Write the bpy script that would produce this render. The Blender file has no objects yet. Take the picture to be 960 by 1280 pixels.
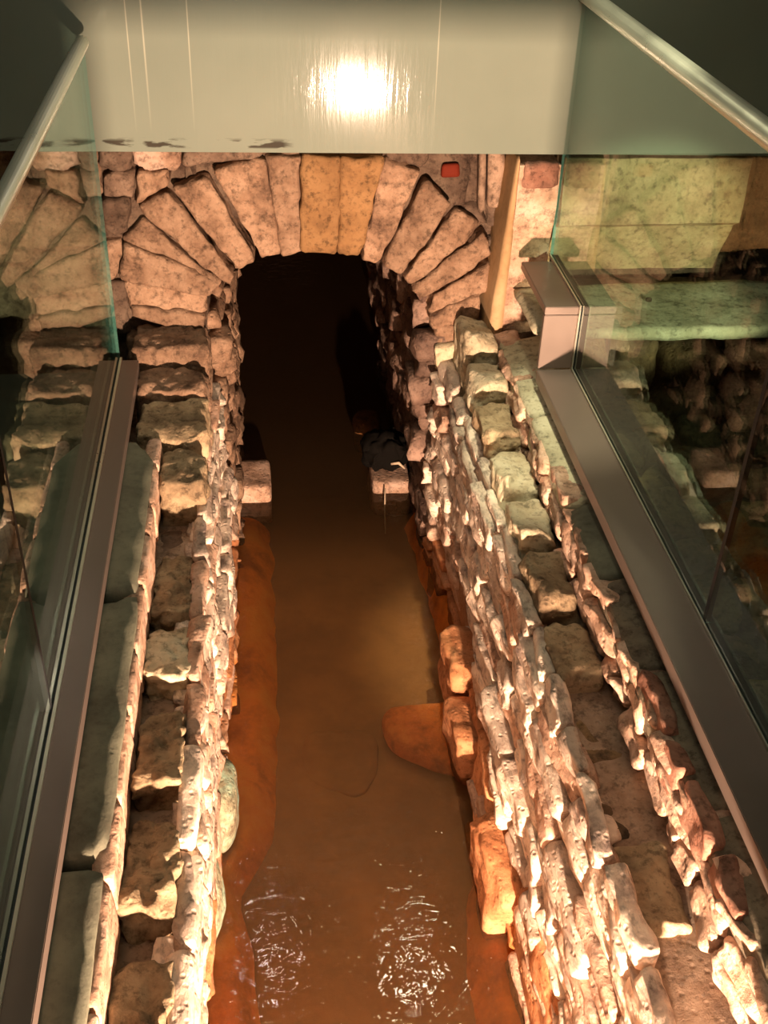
import bpy, bmesh, math, random
from mathutils import Vector, Matrix, noise

S = bpy.context.scene
COL = S.collection
R = random.Random(7)

# ------------------------------------------------------------------ camera
F_PX = 1387.8
AX = Vector((0.99388433, 0.03357717, -0.10519753))   # world x in camera axes
AY = Vector((-0.10535868, 0.5736195, -0.81231781))
AZ = Vector((0.03306802, 0.81843341, 0.57364908))
ROT = Matrix((AX, AY, AZ)).normalized()               # camera -> world
CAM = Vector((0.0, 0.0, 3.0))
cam = bpy.data.cameras.new('camera')
cam.sensor_fit = 'HORIZONTAL'
cam.sensor_width = 36.0
cam.lens = F_PX / 960.0 * 36.0
cam.clip_start = 0.02
co = bpy.data.objects.new('camera', cam)
COL.objects.link(co)
q = ROT.to_quaternion()
co.rotation_mode = 'QUATERNION'
co.rotation_quaternion = q
co.location = CAM
S.camera = co

# ------------------------------------------------------------------ look
S.view_settings.view_transform = 'Standard'
S.view_settings.look = 'None'
S.view_settings.gamma = 1.0
S.view_settings.use_curve_mapping = False
S.view_settings.exposure = 0.28

w = bpy.data.worlds.new('world')
S.world = w
w.use_nodes = True
w.node_tree.nodes['Background'].inputs[0].default_value = (0.80, 0.85, 0.72, 1)
w.node_tree.nodes['Background'].inputs[1].default_value = 0.02


def aim(o, target):
    o.rotation_euler = (Vector(target) - o.location).to_track_quat('-Z', 'Y').to_euler()


def area(name, loc, target, size, power, color, size_y=None, spread=None):
    l = bpy.data.lights.new(name, 'AREA')
    l.energy = power
    l.color = color
    l.size = size
    if size_y:
        l.shape = 'RECTANGLE'
        l.size_y = size_y
    if spread:
        l.spread = math.radians(spread)
    o = bpy.data.objects.new(name, l)
    o.location = loc
    COL.objects.link(o)
    aim(o, target)
    return o


# floodlight in the channel, under the visitor platform
area('channel_floodlight', (0.57, -0.40, 0.93), (0.22, 4.0, 1.30), 0.06, 440, (1.0, 0.665, 0.46), 0.06)
# room lights
area('ceiling_light', (-0.2, 1.6, 4.6), (0.1, 2.6, 0), 1.6, 13, (1.0, 0.93, 0.70), 1.2)
sl = bpy.data.lights.new('hall_spot', 'SPOT')   # spot of the hall on the squared block
sl.energy = 480
sl.color = (1.0, 0.86, 0.52)
sl.spot_size = math.radians(19)
sl.spot_blend = 0.5
sl.shadow_soft_size = 0.04
so = bpy.data.objects.new('hall_spot', sl)
so.location = (1.95, 1.1, 2.0)
COL.objects.link(so)
aim(so, (1.42, 3.85, 1.43))
sl = bpy.data.lights.new('ceiling_spot', 'SPOT')   # ceiling spot over the far end of the right coping
sl.energy = 480
sl.color = (1.0, 0.93, 0.62)
sl.spot_size = math.radians(15)
sl.spot_blend = 0.8
sl.shadow_soft_size = 0.05
so = bpy.data.objects.new('ceiling_spot', sl)
so.location = (0.95, 2.5, 4.6)
COL.objects.link(so)
aim(so, (0.93, 3.15, 1.05))
# two small lamps fixed high on the beam wall, seen only as glints on the water
area('beam_lamp', (0.77, 3.70, 2.95), (0.4, 1.9, 0.0), 0.16, 5.5, (1.0, 0.90, 0.62))
area('beam_lamp', (-0.05, 3.70, 2.68), (0.1, 1.9, 0.0), 0.12, 2.4, (1.0, 0.84, 0.72))


# ------------------------------------------------------------------ materials
def new_mat(name):
    m = bpy.data.materials.new(name)
    m.use_nodes = True
    nt = m.node_tree
    for n in list(nt.nodes):
        nt.nodes.remove(n)
    return m, nt


def nd(nt, typ, **kw):
    n = nt.nodes.new(typ)
    for k, v in kw.items():
        if k in n.inputs:
            n.inputs[k].default_value = v
        else:
            setattr(n, k, v)
    return n


def ramp(nt, stops, fac=None):
    r = nt.nodes.new('ShaderNodeValToRGB')
    el = r.color_ramp.elements
    while len(el) < len(stops):
        el.new(0.5)
    for e, (p, c) in zip(el, stops):
        e.position = p
        e.color = (*c, 1) if len(c) == 3 else c
    if fac is not None:
        nt.links.new(fac, r.inputs[0])
    return r


def mixc(nt, a, b, fac, mode='MIX'):
    m = nt.nodes.new('ShaderNodeMix')
    m.data_type = 'RGBA'
    m.blend_type = mode
    for sock, v in ((m.inputs[6], a), (m.inputs[7], b), (m.inputs[0], fac)):
        if hasattr(v, 'node'):
            nt.links.new(v, sock)
        elif isinstance(v, (int, float)):
            sock.default_value = v
        else:
            sock.default_value = (*v, 1)
    return m.outputs[2]


def maprange(nt, v, a, b, c=0.0, d=1.0):
    m = nt.nodes.new('ShaderNodeMapRange')
    nt.links.new(v, m.inputs[0])
    for i, x in enumerate((a, b, c, d)):
        m.inputs[i + 1].default_value = x
    return m.outputs[0]


def stone_mat(name, c1, c2, c3, stain=False, rough=0.85, bump=0.6, scale=5.0, var=0.25, pits=True, spots=0.55, aniso=None):
    m, nt = new_mat(name)
    L = nt.links.new
    geo = nd(nt, 'ShaderNodeNewGeometry')
    inf = nd(nt, 'ShaderNodeObjectInfo')
    off = nd(nt, 'ShaderNodeVectorMath', operation='SCALE')
    comb = nd(nt, 'ShaderNodeCombineXYZ')
    L(inf.outputs['Random'], comb.inputs[0])
    L(inf.outputs['Random'], comb.inputs[1])
    L(comb.outputs[0], off.inputs[0])
    off.inputs['Scale'].default_value = 9.0
    add = nd(nt, 'ShaderNodeVectorMath', operation='ADD')
    L(geo.outputs['Position'], add.inputs[0])
    L(off.outputs[0], add.inputs[1])
    n1 = nd(nt, 'ShaderNodeTexNoise', Scale=scale, Detail=6.0, Roughness=0.65)
    L(add.outputs[0], n1.inputs['Vector'])
    r = ramp(nt, [(0.30, c3), (0.47, c2), (0.64, c1)], n1.outputs[0])
    n2 = nd(nt, 'ShaderNodeTexNoise', Scale=38.0, Detail=5.0, Roughness=0.7)
    L(add.outputs[0], n2.inputs['Vector'])
    sp = ramp(nt, [(0.34, (1 - spots,) * 3), (0.50, (1, 1, 1))], n2.outputs[0])
    col = mixc(nt, r.outputs[0], sp.outputs[0], 1.0, 'MULTIPLY')
    # per stone brightness
    v = maprange(nt, inf.outputs['Random'], 0, 1, 1 - var, 1 + var)
    cv = nd(nt, 'ShaderNodeCombineXYZ')
    for i in range(3):
        L(v, cv.inputs[i])
    col = mixc(nt, col, cv.outputs[0], 1.0, 'MULTIPLY')
    if stain:
        # iron stain left by the hot spring water on everything near the waterline
        sx = nd(nt, 'ShaderNodeSeparateXYZ')
        L(geo.outputs['Position'], sx.inputs[0])
        n3 = nd(nt, 'ShaderNodeTexNoise', Scale=4.0, Detail=3.0)
        L(geo.outputs['Position'], n3.inputs['Vector'])
        su = nd(nt, 'ShaderNodeMath', operation='MULTIPLY_ADD')
        L(n3.outputs[0], su.inputs[0])
        su.inputs[1].default_value = -0.34
        L(sx.outputs[2], su.inputs[2])
        f = maprange(nt, su.outputs[0], -0.16, 0.14, 1.0, 0.0)
        col = mixc(nt, col, (0.36, 0.135, 0.035), f)
    b = nd(nt, 'ShaderNodeBsdfPrincipled', Roughness=rough)
    L(col, b.inputs['Base Color'])
    b.inputs['Specular IOR Level'].default_value = 0.15
    bp = nd(nt, 'ShaderNodeBump', Strength=bump, Distance=0.012)
    n4 = nd(nt, 'ShaderNodeTexNoise', Scale=26.0, Detail=8.0, Roughness=0.72)
    L(add.outputs[0], n4.inputs['Vector'])
    if aniso:
        mp = nd(nt, 'ShaderNodeMapping')
        mp.inputs['Scale'].default_value = aniso
        L(add.outputs[0], mp.inputs[0])
        L(mp.outputs[0], n4.inputs['Vector'])
        L(mp.outputs[0], n2.inputs['Vector'])
    hs = n4.outputs[0]
    if pits:
        vo = nd(nt, 'ShaderNodeTexVoronoi', Scale=45.0)
        L(add.outputs[0], vo.inputs['Vector'])
        pm = maprange(nt, vo.outputs['Distance'], 0.05, 0.35, 0.0, 0.35)
        ad = nd(nt, 'ShaderNodeMath', operation='ADD')
        L(n4.outputs[0], ad.inputs[0])
        L(pm, ad.inputs[1])
        hs = ad.outputs[0]
    L(hs, bp.inputs['Height'])
    L(bp.outputs[0], b.inputs['Normal'])
    o = nd(nt, 'ShaderNodeOutputMaterial')
    L(b.outputs[0], o.inputs[0])
    return m


M = {}
M['wall_stone'] = stone_mat('wall_stone', (0.82, 0.69, 0.55), (0.66, 0.52, 0.41), (0.24, 0.18, 0.155), scale=9.0, stain=True, var=0.25, bump=0.9, spots=0.6, aniso=(0.8, 0.35, 1.3))
M['ledge_stone'] = stone_mat('ledge_stone', (0.44, 0.34, 0.21), (0.29, 0.21, 0.125), (0.11, 0.075, 0.045), var=0.15, bump=0.95, scale=7)
M['pale_stone'] = stone_mat('pale_stone', (0.62, 0.56, 0.40), (0.50, 0.42, 0.28), (0.30, 0.23, 0.14), var=0.12, bump=0.6, scale=6)
M['pink_stone'] = stone_mat('pink_stone', (0.66, 0.46, 0.35), (0.50, 0.32, 0.22), (0.26, 0.15, 0.10), var=0.25, bump=0.9, scale=9)
M['arch_stone'] = stone_mat('arch_stone', (0.36, 0.235, 0.155), (0.245, 0.15, 0.095), (0.085, 0.05, 0.033), var=0.16, bump=0.9, scale=9)
M['key_stone'] = stone_mat('key_stone', (0.30, 0.17, 0.075), (0.24, 0.13, 0.055), (0.12, 0.065, 0.03), var=0.1, bump=0.5, scale=6)
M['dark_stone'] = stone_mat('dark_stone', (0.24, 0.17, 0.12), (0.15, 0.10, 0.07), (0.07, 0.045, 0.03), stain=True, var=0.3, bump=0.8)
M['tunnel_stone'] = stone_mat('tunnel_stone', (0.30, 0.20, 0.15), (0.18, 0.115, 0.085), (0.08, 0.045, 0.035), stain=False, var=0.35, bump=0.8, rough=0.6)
M['green_slab'] = stone_mat('green_slab', (0.20, 0.20, 0.14), (0.14, 0.14, 0.10), (0.075, 0.07, 0.05), var=0.1, bump=0.3, scale=4, pits=False, spots=0.2)
M['cream_slab'] = stone_mat('cream_slab', (0.54, 0.50, 0.35), (0.40, 0.36, 0.24), (0.24, 0.21, 0.14), var=0.08, bump=0.4, scale=5)
M['dark_coping'] = stone_mat('dark_coping', (0.23, 0.19, 0.13), (0.16, 0.13, 0.09), (0.08, 0.06, 0.045), var=0.15, bump=0.5, scale=5)
M['block_stone'] = stone_mat('block_stone', (0.60, 0.45, 0.26), (0.44, 0.31, 0.17), (0.22, 0.145, 0.08), var=0.05, bump=0.5, scale=5)
M['ochre_face'] = stone_mat('ochre_face', (0.46, 0.31, 0.17), (0.38, 0.24, 0.12), (0.28, 0.17, 0.08), var=0.05, bump=0.2, scale=3, pits=False, spots=0.15)
M['green_crust'] = stone_mat('green_crust', (0.30, 0.44, 0.33), (0.30, 0.28, 0.18), (0.15, 0.11, 0.07), var=0.1, bump=0.9, scale=14)
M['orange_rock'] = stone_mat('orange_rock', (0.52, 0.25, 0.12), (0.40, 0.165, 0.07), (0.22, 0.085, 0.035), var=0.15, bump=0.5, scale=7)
M['red_stone'] = stone_mat('red_stone', (0.36, 0.20, 0.14), (0.25, 0.12, 0.08), (0.13, 0.065, 0.045), var=0.15, bump=0.5, scale=7)
M['rubble'] = stone_mat('rubble', (0.30, 0.19, 0.095), (0.16, 0.105, 0.06), (0.06, 0.045, 0.03), var=0.3, bump=0.9, scale=6)
M['mortar'] = stone_mat('mortar', (0.16, 0.11, 0.075), (0.10, 0.065, 0.045), (0.05, 0.03, 0.02), stain=False, var=0.0, bump=1.0, scale=9)
M['wall_mortar'] = stone_mat('wall_mortar', (0.44, 0.32, 0.23), (0.32, 0.22, 0.15), (0.16, 0.10, 0.07), stain=True, var=0.0, bump=1.0, scale=9)
M['rust_rock'] = stone_mat('rust_rock', (0.16, 0.065, 0.02), (0.10, 0.04, 0.012), (0.05, 0.02, 0.008), var=0.1, bump=0.5, scale=7)
M['timber'] = stone_mat('timber', (0.34, 0.24, 0.17), (0.24, 0.16, 0.11), (0.12, 0.08, 0.055), var=0.2, bump=0.4, scale=14)


def simple(name, color, rough=0.5, metal=0.0, spec=0.5):
    m, nt = new_mat(name)
    b = nd(nt, 'ShaderNodeBsdfPrincipled', Roughness=rough, Metallic=metal)
    b.inputs['Base Color'].default_value = (*color, 1)
    b.inputs['Specular IOR Level'].default_value = spec
    n = nd(nt, 'ShaderNodeTexNoise', Scale=60.0, Detail=3.0)
    g = nd(nt, 'ShaderNodeNewGeometry')
    nt.links.new(g.outputs['Position'], n.inputs['Vector'])
    n.inputs['Scale'].default_value = 9.0
    nt.links.new(maprange(nt, n.outputs[0], 0.3, 0.7, max(rough - 0.03, 0), rough + 0.05), b.inputs['Roughness'])
    o = nd(nt, 'ShaderNodeOutputMaterial')
    nt.links.new(b.outputs[0], o.inputs[0])
    return m


M['bronze'] = simple('bronze_plate', (0.20, 0.155, 0.13), 0.40, 0.55)
M['lip'] = simple('bright_lip', (0.62, 0.60, 0.50), 0.3, 0.8)
M['steel'] = simple('brushed_rail', (0.78, 0.80, 0.66), 0.3, 0.7)
M['rubber'] = simple('black_gasket', (0.008, 0.010, 0.012), 0.5)
M['grey_floor'] = simple('dark_grey_floor', (0.10, 0.10, 0.085), 0.5)
M['grey_wall'] = simple('dark_grey_wall', (0.12, 0.125, 0.11), 0.6)
M['red'] = simple('faded_red', (0.13, 0.018, 0.008), 0.8, 0.0, 0.1)
M['grid'] = simple('platform_paint', (0.08, 0.08, 0.075), 0.7)
M['stick'] = simple('pale_twig', (0.5, 0.38, 0.26), 0.7)
M['dark_debris'] = simple('black_debris', (0.006, 0.005, 0.004), 0.9, 0.0, 0.05)


def fascia_mat():
    m, nt = new_mat('grey_green_paint')
    L = nt.links.new
    g = nd(nt, 'ShaderNodeNewGeometry')
    mp = nd(nt, 'ShaderNodeMapping')
    mp.inputs['Scale'].default_value = (14.0, 1.0, 1.3)
    L(g.outputs['Position'], mp.inputs[0])
    n = nd(nt, 'ShaderNodeTexNoise', Scale=2.6, Detail=5.0, Roughness=0.6)
    L(mp.outputs[0], n.inputs['Vector'])
    n2 = nd(nt, 'ShaderNodeTexNoise', Scale=2.2, Detail=3.0)
    L(g.outputs['Position'], n2.inputs['Vector'])
    base = ramp(nt, [(0.3, (0.175, 0.205, 0.165)), (0.7, (0.205, 0.235, 0.19))], n2.outputs[0])
    sx = nd(nt, 'ShaderNodeSeparateXYZ')
    L(g.outputs['Position'], sx.inputs[0])
    col = base.outputs[0]
    # dried pale drips of paint
    for x0, wd in ((-0.345, 0.004), (-0.395, 0.003), (-0.20, 0.003), (0.62, 0.003)):
        s = nd(nt, 'ShaderNodeMath', operation='SUBTRACT')
        L(sx.outputs[0], s.inputs[0])
        s.inputs[1].default_value = x0
        a = nd(nt, 'ShaderNodeMath', operation='ABSOLUTE')
        L(s.outputs[0], a.inputs[0])
        f = maprange(nt, a.outputs[0], 0.0, wd, 0.5, 0.0)
        zf = maprange(nt, sx.outputs[2], 1.86, 2.15, 0.0, 1.0)
        mm = nd(nt, 'ShaderNodeMath', operation='MULTIPLY')
        L(f, mm.inputs[0])
        L(zf, mm.inputs[1])
        col = mixc(nt, col, (0.60, 0.58, 0.45), mm.outputs[0])
    # chipped dark patches along the lower edge
    mp3 = nd(nt, 'ShaderNodeMapping')
    mp3.inputs['Scale'].default_value = (9.0, 1.0, 38.0)
    L(g.outputs['Position'], mp3.inputs[0])
    n3 = nd(nt, 'ShaderNodeTexNoise', Scale=1.0, Detail=4.0)
    L(mp3.outputs[0], n3.inputs['Vector'])
    c = maprange(nt, n3.outputs[0], 0.50, 0.56, 0.0, 1.0)
    za = maprange(nt, sx.outputs[2], 1.835, 1.85, 1.0, 0.0)
    zb = maprange(nt, sx.outputs[2], 1.812, 1.818, 0.0, 1.0)
    xa = maprange(nt, sx.outputs[0], 0.10, 0.14, 1.0, 0.0)
    for t in (za, zb, xa):
        mm = nd(nt, 'ShaderNodeMath', operation='MULTIPLY')
        L(c, mm.inputs[0])
        L(t, mm.inputs[1])
        c = mm.outputs[0]
    col = mixc(nt, col, (0.05, 0.045, 0.035), c)
    b = nd(nt, 'ShaderNodeBsdfPrincipled', Roughness=0.07)
    L(col, b.inputs['Base Color'])
    b.inputs['Specular IOR Level'].default_value = 0.2
    bp = nd(nt, 'ShaderNodeBump', Strength=0.14, Distance=0.004)
    L(n.outputs[0], bp.inputs['Height'])
    L(bp.outputs[0], b.inputs['Normal'])
    o = nd(nt, 'ShaderNodeOutputMaterial')
    L(b.outputs[0], o.inputs[0])
    return m


M['fascia'] = fascia_mat()


def glass_mat(name, tint, ior=1.5):
    m, nt = new_mat(name)
    L = nt.links.new
    g = nd(nt, 'ShaderNodeNewGeometry')
    # same reflectance entering and leaving the pane
    i = maprange(nt, g.outputs['Backfacing'], 0, 1, ior, 1 / ior)
    f = nd(nt, 'ShaderNodeFresnel')
    L(i, f.inputs['IOR'])
    t = nd(nt, 'ShaderNodeBsdfTransparent')
    t.inputs[0].default_value = (*tint, 1)
    gl = nd(nt, 'ShaderNodeBsdfGlossy', Roughness=0.0)
    gl.inputs[0].default_value = (0.92, 1.0, 0.96, 1)
    mx = nd(nt, 'ShaderNodeMixShader')
    L(f.outputs[0], mx.inputs[0])
    L(t.outputs[0], mx.inputs[1])
    L(gl.outputs[0], mx.inputs[2])
    o = nd(nt, 'ShaderNodeOutputMaterial')
    L(mx.outputs[0], o.inputs[0])
    return m


M['glass'] = glass_mat('clear_green_glass', (0.74, 0.865, 0.835))
m, nt = new_mat('glass_edge')
b = nd(nt, 'ShaderNodeBsdfPrincipled', Roughness=0.15)
b.inputs['Base Color'].default_value = (0.16, 0.34, 0.29, 1)
o = nd(nt, 'ShaderNodeOutputMaterial')
nt.links.new(b.outputs[0], o.inputs[0])
M['glass_edge'] = m


def water_mat():
    m, nt = new_mat('brown_water')
    L = nt.links.new
    g = nd(nt, 'ShaderNodeNewGeometry')
    mp = nd(nt, 'ShaderNodeMapping')
    mp.inputs['Scale'].default_value = (1.0, 1.7, 1.0)
    L(g.outputs['Position'], mp.inputs[0])
    n = nd(nt, 'ShaderNodeTexNoise', Scale=17.0, Detail=2.5, Roughness=0.5, Distortion=0.6)
    L(mp.outputs[0], n.inputs['Vector'])
    bp = nd(nt, 'ShaderNodeBump', Strength=0.16, Distance=0.02)
    L(n.outputs[0], bp.inputs['Height'])
    f = nd(nt, 'ShaderNodeFresnel', IOR=1.33)
    L(bp.outputs[0], f.inputs['Normal'])
    t = nd(nt, 'ShaderNodeBsdfTransparent')
    t.inputs[0].default_value = (0.97, 0.86, 0.70, 1)
    df = nd(nt, 'ShaderNodeBsdfDiffuse')
    df.inputs[0].default_value = (0.20, 0.115, 0.05, 1)
    mk = nd(nt, 'ShaderNodeMixShader')          # silt carried in the water
    mk.inputs[0].default_value = 0.13
    L(t.outputs[0], mk.inputs[1])
    L(df.outputs[0], mk.inputs[2])
    gl = nd(nt, 'ShaderNodeBsdfGlossy', Roughness=0.02)
    L(bp.outputs[0], gl.inputs['Normal'])
    mx = nd(nt, 'ShaderNodeMixShader')
    L(f.outputs[0], mx.inputs[0])
    L(mk.outputs[0], mx.inputs[1])
    L(gl.outputs[0], mx.inputs[2])
    o = nd(nt, 'ShaderNodeOutputMaterial')
    L(mx.outputs[0], o.inputs[0])
    return m


def bed_mat(name, ca, cb, cc, bump=0.5, sc=4, far=None):
    m, nt = new_mat(name)
    L = nt.links.new
    g = nd(nt, 'ShaderNodeNewGeometry')
    n = nd(nt, 'ShaderNodeTexNoise', Scale=sc, Detail=5.0, Roughness=0.6)
    L(g.outputs['Position'], n.inputs['Vector'])
    r = ramp(nt, [(0.3, cc), (0.5, cb), (0.68, ca)], n.outputs[0])
    n2 = nd(nt, 'ShaderNodeTexNoise', Scale=45.0, Detail=4.0, Roughness=0.7)
    L(g.outputs['Position'], n2.inputs['Vector'])
    bp = nd(nt, 'ShaderNodeBump', Strength=bump, Distance=0.01)
    L(n2.outputs[0], bp.inputs['Height'])
    b = nd(nt, 'ShaderNodeBsdfPrincipled', Roughness=0.9)
    col = r.outputs[0]
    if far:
        # tunnel bed coloured darker beyond the two blocks to stand for fading light
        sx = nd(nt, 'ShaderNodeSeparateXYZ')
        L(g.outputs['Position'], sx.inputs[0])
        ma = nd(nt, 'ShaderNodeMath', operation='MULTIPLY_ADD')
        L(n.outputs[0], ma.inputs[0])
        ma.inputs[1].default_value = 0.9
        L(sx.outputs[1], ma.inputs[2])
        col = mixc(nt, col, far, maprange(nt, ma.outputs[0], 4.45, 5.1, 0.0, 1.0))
    L(col, b.inputs['Base Color'])
    L(bp.outputs[0], b.inputs['Normal'])
    o = nd(nt, 'ShaderNodeOutputMaterial')
    L(b.outputs[0], o.inputs[0])
    return m


M['water'] = water_mat()
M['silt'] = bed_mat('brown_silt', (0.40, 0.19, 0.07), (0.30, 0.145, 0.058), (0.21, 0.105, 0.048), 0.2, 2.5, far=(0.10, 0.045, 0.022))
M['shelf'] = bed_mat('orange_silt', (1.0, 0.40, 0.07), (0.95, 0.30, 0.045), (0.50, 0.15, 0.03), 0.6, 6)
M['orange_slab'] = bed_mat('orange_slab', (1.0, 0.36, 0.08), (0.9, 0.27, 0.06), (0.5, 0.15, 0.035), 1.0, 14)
M['shaded_silt'] = bed_mat('shaded_silt', (0.10, 0.045, 0.02), (0.06, 0.03, 0.015), (0.03, 0.015, 0.01), 0.4, 3)  # unassigned; silt colour darkened for the shade in the tunnel


# ------------------------------------------------------------------ builders
def link(name, mesh, mat, parent=None):
    ob = bpy.data.objects.new(name, mesh)
    COL.objects.link(ob)
    if mat is not None:
        mesh.materials.append(mat)
    if parent is not None:
        ob.parent = parent
    return ob


def empty(name, loc=(0, 0, 0)):
    ob = bpy.data.objects.new(name, None)
    ob.empty_display_size = 0.05
    COL.objects.link(ob)
    return ob


def tag(ob, label=None, cat=None, group=None, kind=None):
    if label:
        ob['label'] = label
    if cat:
        ob['category'] = cat
    if group:
        ob['group'] = group
    if kind:
        ob['kind'] = kind
    return ob


def cube_grid(nx, ny, nz):
    """surface grid of the cube [-1,1]^3"""
    idx, vs, fs = {}, [], []

    def v(i, j, k):
        key = (i, j, k)
        if key not in idx:
            idx[key] = len(vs)
            vs.append((2 * i / nx - 1, 2 * j / ny - 1, 2 * k / nz - 1))
        return idx[key]
    for i in range(nx):
        for j in range(ny):
            fs.append((v(i, j, 0), v(i, j + 1, 0), v(i + 1, j + 1, 0), v(i + 1, j, 0)))
            fs.append((v(i, j, nz), v(i + 1, j, nz), v(i + 1, j + 1, nz), v(i, j + 1, nz)))
    for i in range(nx):
        for k in range(nz):
            fs.append((v(i, 0, k), v(i + 1, 0, k), v(i + 1, 0, k + 1), v(i, 0, k + 1)))
            fs.append((v(i, ny, k), v(i, ny, k + 1), v(i + 1, ny, k + 1), v(i + 1, ny, k)))
    for j in range(ny):
        for k in range(nz):
            fs.append((v(0, j, k), v(0, j, k + 1), v(0, j + 1, k + 1), v(0, j + 1, k)))
            fs.append((v(nx, j, k), v(nx, j + 1, k), v(nx, j + 1, k + 1), v(nx, j, k + 1)))
    return vs, fs


GR = {}


def rock(name, corners, mat, parent=None, res=0.03, k=6.0, amp=0.012, freq=9.0, smooth=True, jit=0.0, cap=22, rid=0.0, chip=5, lay=0.0):
    """a stone: eight corners (x-,x+ / y-,y+ / z-,z+), rounded edges, rough surface.
    corners = (x0,x1,y0,y1,z0,z1) or a list of 8 in order 000,100,010,110,001,101,011,111"""
    if len(corners) == 6:
        x0, x1, y0, y1, z0, z1 = corners
        corners = [(x, y, z) for z in (z0, z1) for y in (y0, y1) for x in (x0, x1)]
    C = [Vector(c) + Vector((R.uniform(-jit, jit), R.uniform(-jit, jit), R.uniform(-jit, jit))) for c in corners]
    lx = max((C[1] - C[0]).length, (C[7] - C[6]).length)
    ly = max((C[2] - C[0]).length, (C[7] - C[5]).length)
    lz = max((C[4] - C[0]).length, (C[7] - C[3]).length)
    n = [min(cap, max(2, int(round(l / res)))) for l in (lx, ly, lz)]
    key = tuple(n)
    if key not in GR:
        GR[key] = cube_grid(*n)
    vs, fs = GR[key]
    seed = Vector((R.uniform(0, 50), R.uniform(0, 50), R.uniform(0, 50)))
    cen = sum(C, Vector()) / 8
    out = []
    planes = []
    for _ in range(chip):
        nv = Vector((R.choice((-1, 1)) * R.uniform(0.15, 1), R.choice((-1, 1)) * R.uniform(0.15, 1), R.choice((-1, 1)) * R.uniform(0.15, 1))).normalized()
        sup = abs(nv.x) + abs(nv.y) + abs(nv.z)
        planes.append((nv, sup * R.uniform(0.76, 0.93)))
    for p in vs:
        if planes:
            pv = Vector(p)
            for nv, dd in planes:
                e = pv.dot(nv) - dd
                if e > 0:
                    pv -= nv * e
            p = pv
        nn = (abs(p[0]) ** k + abs(p[1]) ** k + abs(p[2]) ** k) ** (1 / k)
        nn = max(nn, 1e-3) if nn > 1.0 else 1.0
        a, b_, c = [(t / nn + 1) / 2 for t in p]
        P = Vector()
        for t in range(8):
            wt = (a if t & 1 else 1 - a) * (b_ if t & 2 else 1 - b_) * (c if t & 4 else 1 - c)
            P += C[t] * wt
        if amp:
            d = noise.noise_vector((P + seed) * freq) + 0.5 * noise.noise_vector((P + seed) * freq * 2.3)
            P = P + d * amp
            if rid:
                s = abs(noise.noise((P + seed) * freq * 1.3))
                P -= (P - cen).normalized() * rid * max(0, 0.35 - s)
        if lay:
            P.x += lay * noise.noise(Vector((P.y * 3.5, P.z * 34, seed.x))) + 0.5 * lay * noise.noise(Vector((P.y * 9, P.z * 60, seed.y)))
        out.append(P)
    me = bpy.data.meshes.new(name)
    me.from_pydata(out, [], fs)
    if smooth:
        me.polygons.foreach_set('use_smooth', [True] * len(me.polygons))
    return link(name, me, mat, parent)


def box(name, x0, x1, y0, y1, z0, z1, mat, parent=None, bevel=0.0):
    bm = bmesh.new()
    bmesh.ops.create_cube(bm, size=1)
    for v in bm.verts:
        v.co = Vector(((x0 + x1) / 2 + v.co.x * (x1 - x0), (y0 + y1) / 2 + v.co.y * (y1 - y0), (z0 + z1) / 2 + v.co.z * (z1 - z0)))
    if bevel:
        bmesh.ops.bevel(bm, geom=bm.edges[:], offset=bevel, segments=2, affect='EDGES')
    me = bpy.data.meshes.new(name)
    bm.to_mesh(me)
    bm.free()
    return link(name, me, mat, parent)


def prism_x(name, pts, x0, x1, mat, parent=None):
    """outline in (y, z) extruded along x"""
    n = len(pts)
    vs = [(x0, y, z) for y, z in pts] + [(x1, y, z) for y, z in pts]
    fs = [tuple(range(n))[::-1], tuple(range(n, 2 * n))] + [(i, (i + 1) % n, n + (i + 1) % n, n + i) for i in range(n)]
    me = bpy.data.meshes.new(name)
    me.from_pydata(vs, [], fs)
    bm = bmesh.new()
    bm.from_mesh(me)
    bmesh.ops.recalc_face_normals(bm, faces=bm.faces)
    bm.to_mesh(me)
    bm.free()
    return link(name, me, mat, parent)


def tube(name, pts, r, mat, parent=None, seg=14, caps=True):
    vs, fs = [], []
    pts = [Vector(p) for p in pts]
    for i, p in enumerate(pts):
        d = (pts[min(i + 1, len(pts) - 1)] - pts[max(i - 1, 0)]).normalized()
        u = d.cross(Vector((0, 0, 1)) if abs(d.z) < 0.9 else Vector((1, 0, 0))).normalized()
        v = u.cross(d)
        rr = r[i] if isinstance(r, (list, tuple)) else r
        for s in range(seg):
            a = 2 * math.pi * s / seg
            vs.append(p + (u * math.cos(a) + v * math.sin(a)) * rr)
    for i in range(len(pts) - 1):
        for s in range(seg):
            t = (s + 1) % seg
            fs.append((i * seg + s, i * seg + t, (i + 1) * seg + t, (i + 1) * seg + s))
    if caps:
        fs.append(tuple(range(seg))[::-1])
        fs.append(tuple(range(len(vs) - seg, len(vs))))
    me = bpy.data.meshes.new(name)
    me.from_pydata(vs, [], fs)
    for p in me.polygons:
        p.use_smooth = len(p.vertices) == 4
    return link(name, me, mat, parent)


def at_y(px, py, y):
    d = ROT @ Vector((px - 480, 640 - py, -F_PX))
    return CAM + d * ((y - CAM.y) / d.y)


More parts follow.
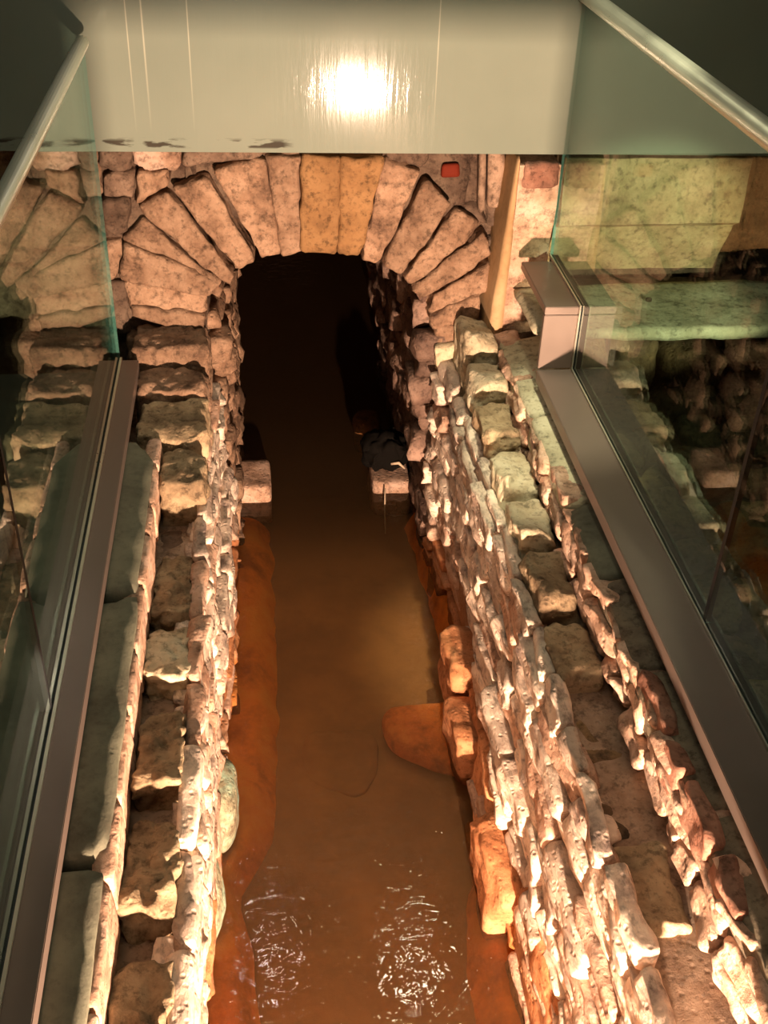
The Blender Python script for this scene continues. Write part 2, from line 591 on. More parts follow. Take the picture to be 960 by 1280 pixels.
# ------------------------------------------------------------------ room shell
ARCH = 4.0          # plane of the arch face
FAS = 3.88          # plane of the painted beam
fas = box('wall_back', -3.0, 3.0, -0.15, 0.15, 1.80, 4.8, M['fascia'])
fas.location = (0, FAS + 0.15, 0)
fas.rotation_euler = (0, 0, math.radians(-1.1))
tag(fas, 'painted grey-green beam wall with drips, spanning above the stone arch', kind='structure')
tag(box('wall_left', -3.1, -3.0, -3.0, 4.2, -0.3, 4.8, M['grey_wall']), 'dark grey hall wall beyond the left glass', kind='structure')
tag(box('wall_right', 3.0, 3.1, -3.0, 4.2, -0.3, 4.8, M['grey_wall']), 'dark grey hall wall beyond the right glass', kind='structure')
tag(box('ceiling', -3.1, 3.1, -3.0, 4.2, 4.8, 4.9, M['grey_wall']), 'dark hall ceiling', kind='structure')
tag(box('floor', -3.0, -0.60, -3.0, 3.9, 0.75, 0.95, M['grey_floor']), 'dark grey floor beyond the left glass', kind='structure')
# visitor platform the photographer stands on, spanning the channel
pf = tag(box('floor_platform', -3.0, 3.0, -3.0, 0.84, 1.31, 1.38, M['grid']), 'visitor platform spanning the channel', kind='structure')  # front edge set forward to cut the floodlight on the upper beam
box('light_baffle', -3.0, 0.25, 0.82, 0.84, 1.10, 1.31, M['grid'], pf)  # unseen plates added to mask the floodlight from the sides of the beam
box('light_baffle', 0.72, 3.0, 0.82, 0.84, 1.10, 1.31, M['grid'], pf)

# ------------------------------------------------------------------ channel bed and water
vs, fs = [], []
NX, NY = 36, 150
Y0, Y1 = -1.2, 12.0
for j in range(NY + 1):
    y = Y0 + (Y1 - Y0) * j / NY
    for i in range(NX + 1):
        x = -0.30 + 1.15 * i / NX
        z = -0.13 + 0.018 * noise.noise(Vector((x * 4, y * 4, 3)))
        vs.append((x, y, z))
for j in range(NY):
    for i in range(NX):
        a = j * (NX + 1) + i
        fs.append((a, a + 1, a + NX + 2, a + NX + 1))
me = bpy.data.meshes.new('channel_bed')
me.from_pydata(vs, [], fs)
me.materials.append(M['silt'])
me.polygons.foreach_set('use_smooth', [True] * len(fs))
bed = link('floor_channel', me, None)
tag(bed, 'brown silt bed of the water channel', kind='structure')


def shelf(name, pts_in, x_out, ztop, label, zc=0.02):
    """submerged bank of orange silt: pts_in = [(y, x_inner)], from the wall at x_out"""
    vs, fs = [], []
    ys = []
    n = 90
    ya, yb = pts_in[0][0], pts_in[-1][0]
    NXX = 14
    for j in range(n + 1):
        y = ya + (yb - ya) * j / n
        for a, b_ in zip(pts_in, pts_in[1:]):
            if a[0] <= y <= b_[0] + 1e-6:
                t = (y - a[0]) / (b_[0] - a[0])
                xi = a[1] + (b_[1] - a[1]) * t
        xi += 0.018 * noise.noise(Vector((y * 7, 1, 5)))
        for i in range(NXX + 1):
            s = i / NXX
            x = x_out + (xi - x_out) * s
            z = ztop - 0.105 * max(0, (s - 0.72) / 0.28) ** 1.5 + zc * noise.noise(Vector((x * 12, y * 12, 0)))
            vs.append((x, y, z))
    for j in range(n):
        for i in range(NXX):
            a = j * (NXX + 1) + i
            fs.append((a, a + 1, a + NXX + 2, a + NXX + 1))
    me = bpy.data.meshes.new(name)
    me.from_pydata(vs, [], fs)
    me.polygons.foreach_set('use_smooth', [True] * len(fs))
    ob = link(name, me, M['shelf'], bed)
    return tag(ob, label)


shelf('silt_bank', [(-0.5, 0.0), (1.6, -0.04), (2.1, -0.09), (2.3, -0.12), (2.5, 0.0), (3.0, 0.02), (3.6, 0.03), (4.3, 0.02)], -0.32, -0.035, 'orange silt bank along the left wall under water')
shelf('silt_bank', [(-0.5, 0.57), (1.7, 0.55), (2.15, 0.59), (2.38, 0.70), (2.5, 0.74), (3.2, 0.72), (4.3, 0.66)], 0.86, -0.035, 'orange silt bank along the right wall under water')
wv = box('water', -0.30, 0.85, -1.2, 12.0, -0.004, 0.0, M['water'])
# only the surface sheet is kept
bm = bmesh.new()
bm.from_mesh(wv.data)
bmesh.ops.delete(bm, geom=[f for f in bm.faces if f.normal.z < 0.5], context='FACES')
bm.to_mesh(wv.data)
bm.free()
tag(wv, 'rust-brown spring water filling the channel between the walls', 'water', kind='stuff')

# submerged rounded stone on the right of the channel
st = rock('submerged_stone', [(0.42, 2.80, -0.12), (0.80, 2.60, -0.12), (0.40, 3.05, -0.12), (0.80, 3.06, -0.12),
                              (0.42, 2.84, -0.012), (0.80, 2.66, -0.010), (0.41, 3.02, -0.012), (0.80, 3.02, -0.010)], M['orange_slab'], None, res=0.02, k=3.5, amp=0.008)
tag(st, 'rounded orange slab lying under the water by the right wall', 'stone')
st = rock('submerged_stone', [(0.06, 2.72, -0.15), (0.34, 2.62, -0.15), (0.10, 3.02, -0.15), (0.42, 3.00, -0.15),
                              (0.08, 2.75, -0.112), (0.34, 2.66, -0.112), (0.12, 3.0, -0.112), (0.40, 2.98, -0.112)], M['silt'], None, res=0.02, k=3.0, amp=0.012)
tag(st, 'faint brown sunken stone in mid channel left of the orange slab', 'stone')


# ------------------------------------------------------------------ channel walls
def course_wall(parent, x_face, side, y0, y1, z0, z1, hs, ls, mat, jx=0.02, depth=0.08, res=0.016, k=12.0, amp=0.0065, name='stone', lean=0.0, edge=None):
    """courses of rubble; side=+1: the face looks to -x (right wall), -1: to +x"""
    z = z0
    made = []
    while z < z1 - 0.02:
        h = R.uniform(*hs)
        if z + h > z1 - 0.03:
            h = z1 - z
        y = y0 - R.uniform(0, ls[0])
        while y < y1:
            l = R.uniform(*ls)
            ye = min(y + l, y1 + 0.02)
            g = 0.0005
            xo = R.uniform(-jx, jx) + lean * (z - z0)
            dz = R.uniform(-0.012, 0.012)
            f0 = x_face + side * xo
            if edge:
                f0 += edge(y + l / 2, z + h / 2)
            bk = f0 + side * depth
            xs = (f0, bk) if side > 0 else (bk, f0)
            t = R.uniform(-0.012, 0.012)
            C = []
            for zz in (z + g + dz, z + h - g + dz):
                for yy in (y + g, ye - g):
                    for xx in xs:
                        tx = 0
                        if xx == f0:
                            tx = t * (1 if yy > y + g else -1)
                        C.append((xx + tx, yy, zz + (0.5 * t if yy > y + g else -0.5 * t)))
            m_ = mat(y, z) if callable(mat) else mat
            if ye - y > 0.04:
                ob = rock(name, C, m_, parent, res=res, k=k, amp=amp, jit=0.008, freq=11, rid=0.012, lay=0.016)
                made.append((ob, y, z))
            y = ye
        z += h
    return made


def wl_mat(y, z):
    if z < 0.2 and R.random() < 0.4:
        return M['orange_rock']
    return M['wall_stone'] if R.random() < 0.85 else M['pink_stone']


# left channel wall
XL = -0.185
wl = box('wall_channel_left', -0.60, XL - 0.032, -1.2, ARCH + 0.1, -0.3, 0.80, M['wall_mortar'])
tag(wl, 'mortared rubble wall on the left of the channel', kind='structure')


def left_edge(y, z):
    # the face leans and bulges towards the water at places
    e = 0.0
    if z < 0.5:
        e += 0.045 * math.exp(-((y - 3.25) / 0.35) ** 2)
        e -= 0.030 * math.exp(-((y - 1.6) / 0.5) ** 2)
        e += 0.03 * math.exp(-((y - 4.0) / 0.4) ** 2)
    if y > 3.5:
        e += 0.05 * (y - 3.5)
    return e


course_wall(wl, XL, -1, 1.0, 3.95, -0.12, 0.83, (0.045, 0.08), (0.12, 0.32), wl_mat, jx=0.010, edge=left_edge)
course_wall(wl, XL - 0.006, -1, 1.0, 3.95, 0.825, 0.872, (0.05, 0.05), (0.16, 0.36), wl_mat, jx=0.006, depth=0.045, edge=left_edge)
# green mineral crusted stones at the waterline
for (a, b_, z0, z1, xx) in ((2.34, 2.62, -0.05, 0.22, -0.125), (2.02, 2.27, -0.05, 0.16, -0.17)):
    ob = rock('stone', (-0.27, xx, a, b_, z0, z1), M['green_crust'], wl, res=0.015, k=3.0, amp=0.012)
    tag(ob, 'stone crusted with green minerals')
# ledge stones on top of the left wall
LED = [(1.05, 1.415, 0.915, 'ledge_stone'), (1.50, 1.79, 0.915, 'ledge_stone'), (1.86, 2.15, 0.915, 'ledge_stone'), (2.24, 2.50, 0.905, 'pale_stone'),
       (2.52, 2.87, 0.885, 'ledge_stone')]
for a, b_, zt, mm in LED:
    C = [(-0.352, a, 0.76), (-0.226, a, 0.76), (-0.352, b_, 0.76), (-0.226, b_, 0.76),
         (-0.352, a + 0.01, zt), (-0.226, a + 0.01, zt - 0.01), (-0.352, b_, zt - 0.05), (-0.226, b_, zt - 0.04)]
    rock('ledge_stone', C, M[mm], wl, res=0.009, k=16, amp=0.014, freq=15, rid=0.04, cap=40, chip=5)
rock('ledge_stone', (-0.36, -0.20, 2.88, 3.06, 0.70, 0.80), M['dark_stone'], wl, res=0.02, amp=0.01)
for a, b_, zt, x0, mm in ((3.07, 3.30, 0.975, -0.350, 'ledge_stone'), (3.30, 3.60, 1.00, -0.44, 'ledge_stone'), (3.60, 3.80, 1.03, -0.46, 'arch_stone'), (3.80, 4.02, 1.10, -0.48, 'arch_stone')):
    rock('ledge_stone', (x0, -0.195, a, b_, 0.74, zt), M[mm], wl, res=0.012, k=14, amp=0.013, freq=14, rid=0.03, cap=34, chip=7)
# greenish coping slabs under the left balustrade
for a, b_ in ((0.2, 1.55), (1.556, 2.45), (2.456, 3.27)):
    rock('coping_slab', (-0.58, -0.362 + R.uniform(-0.004, 0.004), a, b_, 0.90, 1.02), M['green_slab'], wl, res=0.03, k=30, amp=0.004, cap=30)
# pale mortared edge between coping and ledge
y = 1.0
while y < 3.2:
    l = R.uniform(0.12, 0.3)
    rock('edge_stone', (-0.40, -0.350 + R.uniform(-0.003, 0.003), y, y + l, 0.84, 1.005), M['pink_stone'], wl, res=0.014, k=16, amp=0.006, chip=2)
    y += l + 0.004

# right channel wall
XR = 0.72
wr = box('wall_channel_right', XR + 0.045, 1.25, -1.2, ARCH + 0.1, -0.3, 0.88, M['wall_mortar'])
tag(wr, 'mortared rubble wall on the right of the channel', kind='structure')


def right_edge(y, z):
    e = 0.0
    if z < 0.45:
        e += 0.05 * math.exp(-((y - 3.3) / 0.35) ** 2) * (1 if z < 0.3 else 0.4)
        e -= 0.03 * math.exp(-((y - 2.35) / 0.25) ** 2)
    if y > 3.5:
        e -= 0.06 * (y - 3.5)
    e += -0.05 * (0.5 - z) if z < 0.5 and y < 2.4 else 0
    return e + 0.03 * max(0, 0.9 - z) * 0


course_wall(wr, XR, 1, 1.0, 3.95, -0.12, 0.89, (0.05, 0.10), (0.15, 0.36), wl_mat, jx=0.016, edge=right_edge)
course_wall(wr, XR + 0.01, 1, 1.0, 3.95, 0.885, 0.94, (0.06, 0.06), (0.16, 0.34), wl_mat, jx=0.010, depth=0.045, edge=right_edge)
# smooth orange boulders at the foot of the right wall
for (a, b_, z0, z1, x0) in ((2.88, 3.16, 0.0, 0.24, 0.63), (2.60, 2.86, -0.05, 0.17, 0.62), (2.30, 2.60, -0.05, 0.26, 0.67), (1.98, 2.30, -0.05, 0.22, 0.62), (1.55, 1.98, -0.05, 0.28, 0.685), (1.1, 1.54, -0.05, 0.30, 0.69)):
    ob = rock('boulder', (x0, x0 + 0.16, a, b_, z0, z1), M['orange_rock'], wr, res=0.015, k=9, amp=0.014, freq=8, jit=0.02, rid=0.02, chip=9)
# ledge stones on top
RL = [(3.72, 4.0, 1.16, 'pale_stone'), (3.50, 3.72, 1.10, 'pale_stone'), (3.20, 3.50, 1.05, 'ledge_stone'), (2.92, 3.20, 1.03, 'pale_stone'), (2.66, 2.91, 1.02, 'pale_stone'),
      (2.38, 2.65, 1.005, 'ledge_stone'), (2.10, 2.36, 0.965, 'ledge_stone'), (1.86, 2.09, 0.90, 'rubble'), (1.62, 1.85, 0.89, 'rubble'), (1.36, 1.61, 0.93, 'ledge_stone'), (1.02, 1.35, 0.89, 'rubble')]
for a, b_, zt, mm in RL:
    C = [(0.765, a, 0.80), (0.90, a, 0.80), (0.765, b_, 0.80), (0.90, b_, 0.80),
         (0.765, a + 0.01, zt), (0.90, a + 0.01, zt - 0.03), (0.765, b_, zt - 0.03), (0.90, b_, zt - 0.04)]
    rock('ledge_stone', C, M[mm], wr, res=0.011, k=10, amp=0.016, freq=10, rid=0.03, cap=34, chip=7)
# rubble strip that carries the coping
course_wall(wr, 0.895, 1, 1.0, 3.86, 0.92, 1.10, (0.05, 0.09), (0.08, 0.24), M['pink_stone'], jx=0.010, depth=0.09, res=0.014, k=9, amp=0.010, name='edge_stone')
for a, b_ in ((1.25, 1.40), (1.41, 1.60), (1.61, 1.72), (1.73, 1.95)):
    tag(rock('edge_stone', (0.898, 0.945, a, b_, 1.03, 1.118), M['red_stone'], wr, res=0.012, k=14, amp=0.010, jit=0.01, chip=7), 'reddish edge stone')
for a, b_, mm in ((0.2, 1.0, 'dark_coping'), (1.01, 1.50, 'dark_coping'), (1.51, 1.95, 'dark_coping'), (1.96, 2.32, 'dark_coping'), (2.33, 2.69, 'green_slab'), (2.70, 3.22, 'cream_slab'), (3.225, 3.80, 'cream_slab')):  # coping colour carries the light: lit far slabs paler, unlit near ones darker
    rock('coping_slab', [(0.905, a, 1.0), (1.16, a, 1.0), (0.905, b_, 1.0), (1.16, b_, 1.0), (0.908, a, 1.105), (1.16, a, 1.14), (0.908, b_, 1.105), (1.16, b_, 1.14)], M[mm], wr, res=0.03, k=22, amp=0.005, cap=30)


# ------------------------------------------------------------------ the stone arch
arch = empty('stone_arch')
tag(arch, 'rough stone arch of wedge-shaped stones over the tunnel mouth', 'arch')


def voussoir(px, mat='arch_stone', out=0.0, depth=0.32, name='voussoir', amp=0.009, k=16, res=0.012, parent=None, grow=2.0):
    """px: the four face corners TL, TR, BR, BL as sighted on the plane of the arch"""
    yf = ARCH - out
    cx = sum(p[0] for p in px) / 4
    cy = sum(p[1] for p in px) / 4
    px = [(x + grow * (1 if x > cx else -1), y + 0.7 * grow * (1 if y > cy else -1)) for x, y in px]
    TL, TR, BR, BL = [at_y(x, y, yf) for x, y in px]

    def b(p):
        return (p.x, yf + depth, p.z)
    C = [BL, BR, b(BL), b(BR), TL, TR, b(TL), b(TR)]
    return rock(name, C, M[mat], parent or arch, res=res, k=k, amp=amp, freq=12, rid=0.02, cap=26, chip=3)


V = [
    ([(378, 196), (425, 198), (421, 319), (376, 317)], 'key_stone', 0.02),
    ([(427, 198), (479, 200), (449, 323), (423, 320)], 'key_stone', 0.02),
    ([(333, 196), (374, 196), (376, 316), (353, 321)], 'arch_stone', 0.0),
    ([(266, 212), (331, 200), (351, 321), (321, 325)], 'arch_stone', 0.015),
    ([(214, 236), (262, 222), (319, 326), (295, 343)], 'arch_stone', 0.01),
    ([(172, 262), (213, 240), (293, 345), (282, 362)], 'arch_stone', 0.01),
    ([(150, 300), (180, 272), (280, 362), (275, 375)], 'arch_stone', 0.0),
    ([(150, 352), (155, 304), (276, 350), (262, 373)], 'arch_stone', 0.02),
    ([(160, 384), (158, 352), (259, 370), (256, 396)], 'arch_stone', 0.01),
    ([(166, 400), (164, 384), (256, 396), (253, 421)], 'arch_stone', 0.03),
    ([(482, 200), (527, 216), (476, 331), (452, 324)], 'arch_stone', 0.0),
    ([(530, 224), (566, 258), (506, 345), (478, 333)], 'arch_stone', 0.015),
    ([(568, 262), (606, 285), (515, 360), (506, 347)], 'arch_stone', 0.0),
    ([(606, 289), (616, 322), (528, 376), (515, 361)], 'arch_stone', 0.0),
    ([(612, 328), (614, 366), (540, 397), (530, 378)], 'arch_stone', 0.0),
    ([(600, 368), (600, 398), (543, 412), (537, 396)], 'arch_stone', 0.02),
    ([(600, 400), (600, 428), (546, 434), (543, 412)], 'arch_stone', 0.02),
]
for p, mm, out in V:
    voussoir(p, mm, out)
# jamb stones below the springing, both sides
jl = [([(160, 424), (256, 424), (262, 455), (160, 455)], 0.03), ([(160, 456), (262, 455), (266, 500), (160, 500)], 0.05)]
for p, out in jl:
    voussoir(p, 'arch_stone', out, name='jamb_stone', amp=0.016)
jr = [([(546, 436), (606, 432), (606, 470), (550, 474)], 0.06)]
for p, out in jr:
    voussoir(p, 'pale_stone', out, name='jamb_stone', amp=0.014)
wa = box('wall_arch', -1.60, -0.24, ARCH + 0.10, ARCH + 0.44, -0.3, 1.78, M['mortar'])
tag(wa, 'rubble masonry around the stone arch', kind='structure')
# rubble fill between the arch ring and the beam
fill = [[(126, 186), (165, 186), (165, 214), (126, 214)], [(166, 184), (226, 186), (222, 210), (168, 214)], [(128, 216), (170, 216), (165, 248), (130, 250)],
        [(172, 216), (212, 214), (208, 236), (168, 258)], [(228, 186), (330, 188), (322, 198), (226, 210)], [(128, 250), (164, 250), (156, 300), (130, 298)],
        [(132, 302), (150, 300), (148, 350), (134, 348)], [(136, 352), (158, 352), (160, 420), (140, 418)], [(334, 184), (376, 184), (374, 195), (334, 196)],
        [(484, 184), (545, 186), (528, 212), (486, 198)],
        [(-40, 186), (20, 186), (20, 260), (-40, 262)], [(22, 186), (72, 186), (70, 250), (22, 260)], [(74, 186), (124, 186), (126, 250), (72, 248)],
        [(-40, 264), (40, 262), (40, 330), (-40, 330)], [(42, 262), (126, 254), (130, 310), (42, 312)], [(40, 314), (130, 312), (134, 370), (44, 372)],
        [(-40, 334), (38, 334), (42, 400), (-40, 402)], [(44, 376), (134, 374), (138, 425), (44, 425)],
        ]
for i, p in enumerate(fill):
    voussoir(p, 'pink_stone' if i == 1 else ('dark_stone' if i in (0, 2, 4, 5, 7, 8, 9) else 'arch_stone'), R.uniform(-0.03, 0.01), name='stone', amp=0.014, k=9, res=0.014, parent=wa)  # darker fill stones stand for dirt plus the shadow under the beam
# dark rubble between ring and side slab
for p in ([(560, 262), (602, 250), (612, 282), (585, 268)], [(604, 300), (628, 290), (618, 350), (614, 330)], [(606, 250), (632, 245), (630, 288), (610, 284)],
          [(602, 372), (614, 368), (606, 430), (600, 428)]):
    voussoir(p, 'dark_stone', -0.05, name='stone', amp=0.02, k=7, res=0.016, parent=wa)

# masonry core behind the arch: left, right and top pieces leave the opening free
cl = at_y(300, 400, ARCH)
core = []
for nm, c in (('rubble_core', (-1.60, -0.20, ARCH + 0.05, ARCH + 0.5, -0.3, 1.80)),
              ('rubble_core', (0.76, 2.6, ARCH + 0.08, ARCH + 0.5, -0.3, 1.80)),
              ('rubble_core', (-0.25, 0.80, ARCH + 0.05, ARCH + 0.5, 1.50, 1.82))):
    rock(nm, c, M['mortar'], wa, res=0.05, k=40, amp=0.02, cap=30, chip=0)

# ------------------------------------------------------------------ tunnel
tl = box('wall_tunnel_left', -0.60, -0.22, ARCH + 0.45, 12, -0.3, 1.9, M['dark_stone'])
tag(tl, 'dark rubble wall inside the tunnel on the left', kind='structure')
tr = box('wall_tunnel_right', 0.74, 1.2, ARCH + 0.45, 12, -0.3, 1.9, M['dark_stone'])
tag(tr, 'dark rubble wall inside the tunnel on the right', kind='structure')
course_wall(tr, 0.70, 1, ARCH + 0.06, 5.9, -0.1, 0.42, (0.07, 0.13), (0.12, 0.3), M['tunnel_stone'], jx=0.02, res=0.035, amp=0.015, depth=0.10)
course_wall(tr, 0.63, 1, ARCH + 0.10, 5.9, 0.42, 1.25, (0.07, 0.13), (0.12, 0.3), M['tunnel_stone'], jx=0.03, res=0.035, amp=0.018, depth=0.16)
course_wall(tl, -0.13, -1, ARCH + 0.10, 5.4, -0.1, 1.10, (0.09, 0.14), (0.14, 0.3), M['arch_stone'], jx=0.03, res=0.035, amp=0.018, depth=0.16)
# vault: half ring carried deep into the tunnel
vs, fs = [], []
NS = 18
for j, y in enumerate([ARCH + 0.28, 5, 6, 7, 8, 9, 10, 11, 12]):
    for i in range(NS + 1):
        a = math.pi * i / NS
        nz = 0.03 * noise.noise(Vector((i * 0.9, y * 2, 0)))
        vs.append((0.26 - (0.46 + nz) * math.cos(a), y, 1.12 + (0.36 + nz) * math.sin(a)))
for j in range(8):
    for i in range(NS):
        a = j * (NS + 1) + i
        fs.append((a, a + 1, a + NS + 2, a + NS + 1))
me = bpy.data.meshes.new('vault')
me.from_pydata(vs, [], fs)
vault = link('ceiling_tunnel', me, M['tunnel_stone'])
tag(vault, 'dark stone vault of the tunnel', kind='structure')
tag(box('wall_tunnel_end', -0.6, 1.2, 12.0, 12.2, -0.3, 1.9, M['tunnel_stone']), 'dark end of the tunnel', kind='structure')

# blocks standing in the water at the tunnel mouth
b1 = rock('stone_block', (-0.16, 0.025, 4.36, 4.62, -0.14, 0.085), M['pink_stone'], None, res=0.02, k=12, amp=0.005)
tag(b1, 'squared pink stone block in the water at the left of the tunnel mouth', 'stone block')
b2 = rock('stone_block', (0.51, 0.70, 4.40, 4.66, -0.14, 0.06), M['pink_stone'], None, res=0.02, k=12, amp=0.006)
tag(b2, 'squared stone block at the right of the tunnel mouth, dark debris on it', 'stone block')
d1 = rock('debris_clump', (0.47, 0.70, 4.44, 4.66, 0.07, 0.25), M['dark_debris'], None, res=0.015, k=2.3, amp=0.03, freq=16)
tag(d1, 'black clump of debris on the right block in the water', 'debris')
tag(tube('twig', [(0.60, 4.44, 0.145), (0.635, 4.43, 0.155), (0.665, 4.425, 0.125)], [0.006, 0.008, 0.004], M['stick'], None, 8), 'pale bent twig on the black debris', 'twig')
tag(tube('stick', [(0.565, 4.36, 0.06), (0.560, 4.30, -0.02), (0.555, 4.2, -0.09)], [0.004, 0.004, 0.003], M['stick'], None, 8), 'thin pale stick leaning from the right block into the water', 'stick')
b3 = rock('fallen_stone', (0.47, 0.62, 4.95, 5.15, -0.14, 0.06), M['rust_rock'], None, res=0.02, k=3.5, amp=0.02)
tag(b3, 'rust-coloured stone against the right tunnel wall behind the debris', 'stone')

# ------------------------------------------------------------------ right hand ruins
# tall squared block beside the arch
BY = 3.85


def profile_block(name, x0, x1, mat, parent, prof, yb, res=0.03, amp=0.006):
    """block with a front profile prof = [(z, y)] bottom to top"""
    n = max(4, int((x1 - x0) / res))
    rows = []
    for (za, ya), (zb, yb2) in zip(prof, prof[1:]):
        s = max(2, int(abs(zb - za) / res))
        for i in range(s):
            t = i / s
            rows.append((za + (zb - za) * t, ya + (yb2 - ya) * t))
    rows.append(prof[-1])
    vs, fs = [], []
    m_ = len(rows)
    for z, yy in rows:
        for i in range(n + 1):
            x = x0 + (x1 - x0) * i / n
            d = noise.noise_vector(Vector((x * 8, yy * 8, z * 8)) + Vector((3, 1, 7))) * amp
            vs.append((x + d.x, yy + d.y, z + d.z))
    for j in range(m_ - 1):
        for i in range(n):
            a = j * (n + 1) + i
            fs.append((a, a + 1, a + n + 2, a + n + 1))
    base = len(vs)
    for z, yy in rows:
        vs.append((x0, yb, z))
        vs.append((x1, yb, z))
    for j in range(m_ - 1):
        fs.append((base + 2 * j, j * (n + 1), (j + 1) * (n + 1), base + 2 * j + 2))
        fs.append((j * (n + 1) + n, base + 2 * j + 1, base + 2 * j + 3, (j + 1) * (n + 1) + n))
        fs.append((base + 2 * j + 1, base + 2 * j, base + 2 * j + 2, base + 2 * j + 3))
    top = [(m_ - 1) * (n + 1) + i for i in range(n + 1)]
    fs.append(tuple(top + [base + 2 * m_ - 1, base + 2 * m_ - 2]))
    fs.append(tuple([i for i in range(n + 1)][::-1] + [base, base + 1]))
    me = bpy.data.meshes.new(name)
    me.from_pydata(vs, [], fs)
    bm = bmesh.new()
    bm.from_mesh(me)
    bmesh.ops.recalc_face_normals(bm, faces=bm.faces)
    bm.to_mesh(me)
    bm.free()
    return link(name, me, mat, parent)


bb = profile_block('squared_block', 1.10, 1.79, M['block_stone'], None, [(1.31, BY + 0.15), (1.525, BY + 0.035), (1.55, BY - 0.012), (1.79, BY)], BY + 0.22)
tag(bb, 'large weathered squared stone block behind the right glass', 'stone block')
sb = profile_block('side_slab', 0.935, 1.085, M['pink_stone'], None, [(1.0, BY + 0.05), (1.45, BY + 0.03), (1.62, BY), (1.765, BY)], BY + 0.30)
tag(sb, 'upright stone slab with smooth ochre side standing right of the arch', 'stone slab')
rock('ochre_face', [(0.880, BY + 0.04, 0.98), (0.94, BY + 0.04, 0.98), (0.862, BY + 0.33, 0.98), (0.94, BY + 0.33, 0.98),
                    (0.928, BY + 0.0, 1.79), (0.94, BY + 0.0, 1.79), (0.925, BY + 0.30, 1.79), (0.94, BY + 0.30, 1.79)], M['ochre_face'], sb, res=0.03, k=20, amp=0.003)
rock('red_crust', (0.945, 1.08, BY - 0.012, BY + 0.03, 1.68, 1.775), M['red_stone'], sb, res=0.012, k=4, amp=0.012, freq=20)
ls = rock('ledge_slab', (0.96, 2.4, 3.47, 3.90, 1.255, 1.30), M['cream_slab'], None, res=0.03, k=20, amp=0.006, cap=40)
tag(ls, 'thin cream stone slab forming a shelf below the large squared block', 'stone slab')
tag(rock('pebble', (1.43, 1.455, 3.70, 3.72, 1.298, 1.315), M['dark_stone'], None, res=0.01, k=2.5, amp=0.002), 'small dark pebble on the cream shelf slab', 'pebble')
rub = box('floor_right', 1.16, 3.0, -1.2, 4.0, 0.6, 0.90, M['mortar'])
tag(rub, 'rubble ground beyond the right glass', kind='structure')
box('backing', 1.16, 2.6, 3.86, 4.0, 0.88, 1.27, M['mortar'], rub)
# rubble stones covering the ground
y = 0.9
while y < 3.75:
    x = 1.19
    dy = R.uniform(0.16, 0.28)
    while x < 2.6:
        dx = R.uniform(0.14, 0.34)
        h = 0.90 + R.uniform(0, 0.10)
        rock('stone', (x, x + dx - 0.006, y + R.uniform(-0.02, 0.02), y + dy, 0.82, h), M['rubble'], rub, res=0.022, k=8, amp=0.03, freq=7, jit=0.03, rid=0.05, chip=9)
        x += dx
    y += dy
for a, b_, z1 in ((1.17, 1.33, 1.14), (1.35, 1.52, 1.16), (1.54, 1.80, 1.10), (1.82, 2.1, 1.13)):
    rock('stone', (a, b_, 3.66, 3.88, 0.9, z1), M['rubble'], rub, res=0.02, k=4, amp=0.02)

# things in the dark gap right of the arch ring
tag(rock('red_lump', [*[at_y(x, y, 4.03) for x, y in ((550, 222), (575, 222))], *[at_y(x, y, 4.12) for x, y in ((550, 222), (575, 222))],
                      *[at_y(x, y, 4.03) for x, y in ((552, 204), (574, 204))], *[at_y(x, y, 4.12) for x, y in ((552, 204), (574, 204))]], M['red'], None, res=0.012, k=6, amp=0.003),
    'small red object in the dark gap right of the arch top', 'object')
for (xa, xb, ya, yb, lab) in ((598, 606, 188, 268, 'thin pale upright stave in the gap, left of the two'), (609, 630, 188, 262, 'broad brown upright post in the gap beside the ochre slab')):
    A, B = at_y(xa, yb, 4.03), at_y(xb, yb, 4.03)
    C_, D = at_y(xa + 2, ya, 4.03), at_y(xb + 2, ya, 4.03)
    c8 = [A, B, A + Vector((0, 0.05, 0)), B + Vector((0, 0.05, 0)), C_, D, C_ + Vector((0, 0.05, 0)), D + Vector((0, 0.05, 0))]
    tag(rock('timber_post', c8, M['timber'], None, res=0.015, k=8, amp=0.003), lab, 'post')


# ------------------------------------------------------------------ glass balustrades
def pane(name, x, pts, parent):
    ob = prism_x(name, pts, x - 0.006, x + 0.006, M['glass'], parent)
    ob.data.materials.append(M['glass_edge'])
    for p in ob.data.polygons:
        if abs(p.normal.x) < 0.5:
            p.material_index = 1
    return ob


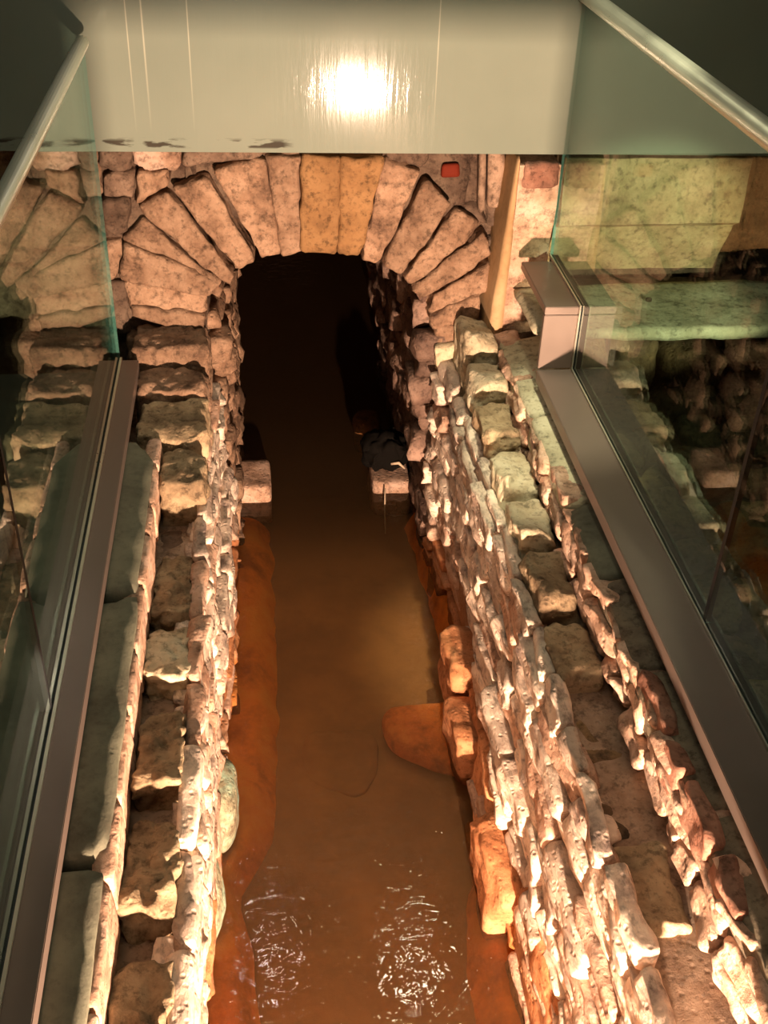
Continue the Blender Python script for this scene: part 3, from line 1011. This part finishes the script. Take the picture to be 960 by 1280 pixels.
XG = -0.53
gl = empty('glass_balustrade')
tag(gl, 'frameless glass balustrade with round steel handrail on the left of the channel', 'balustrade')
for pts in ([(0.86, 1.05), (1.955, 1.05), (1.955, 2.155), (0.86, 2.155)], [(1.967, 1.05), (3.80, 1.05), (3.80, 2.155), (1.967, 2.155)]):
    pane('glass_panel', XG, pts, gl)
box('joint_seal', XG - 0.0065, XG + 0.0065, 1.953, 1.969, 1.075, 2.15, M['rubber'], gl)
tube('handrail', [(XG, 0.86, 2.17), (XG, 1.5, 2.17), (XG, 3.80, 2.17)], 0.022, M['steel'], gl, 20)
box('base_plate', XG + 0.014, -0.452, 0.86, 3.76, 1.025, 1.072, M['bronze'], gl, 0.002)
box('edge_lip', XG + 0.010, XG + 0.018, 0.86, 3.77, 1.03, 1.079, M['lip'], gl)
box('gasket', XG - 0.012, XG + 0.0098, 0.86, 3.77, 1.03, 1.072, M['rubber'], gl)
box('base_plate', XG - 0.09, XG - 0.014, 0.86, 3.76, 1.025, 1.072, M['bronze'], gl, 0.002)

XG = 1.095
gr = empty('glass_balustrade')
tag(gr, 'frameless glass balustrade with stepped bronze base on the right of the channel', 'balustrade')
for pts in ([(0.86, 1.17), (2.030, 1.17), (2.030, 2.31), (0.86, 2.31)], [(2.042, 1.17), (3.385, 1.17), (3.415, 1.20), (3.415, 1.405), (3.87, 1.405), (3.87, 2.31), (2.042, 2.31)]):
    pane('glass_panel', XG, pts, gr)
box('joint_seal', XG - 0.0065, XG + 0.0065, 2.028, 2.044, 1.195, 2.30, M['rubber'], gr)
tube('handrail', [(XG, 0.86, 2.325), (XG, 1.5, 2.325), (XG, 3.87, 2.325)], 0.027, M['steel'], gr, 20)
lo = box('base_plate', 0.960, XG - 0.014, 0.86, 3.398, 1.145, 1.19, M['bronze'], gr, 0.002)
box('base_plate', 0.965, XG - 0.014, 3.40, 3.425, 1.192, 1.395, M['bronze'], gr, 0.002)
box('base_plate', 0.965, XG - 0.014, 3.40, 3.80, 1.397, 1.425, M['bronze'], gr, 0.002)
box('edge_lip', XG - 0.0135, XG - 0.009, 0.86, 3.41, 1.15, 1.197, M['lip'], gr)
box('edge_lip', XG - 0.0135, XG - 0.009, 3.388, 3.43, 1.198, 1.42, M['lip'], gr)
box('edge_lip', XG - 0.0135, XG - 0.009, 3.39, 3.86, 1.421, 1.434, M['lip'], gr)
box('gasket', XG - 0.0085, XG + 0.022, 0.86, 3.41, 1.15, 1.19, M['rubber'], gr)
box('gasket', XG - 0.0085, XG + 0.022, 3.395, 3.425, 1.19, 1.40, M['rubber'], gr)
box('gasket', XG - 0.0085, XG + 0.022, 3.395, 3.86, 1.40, 1.425, M['rubber'], gr)
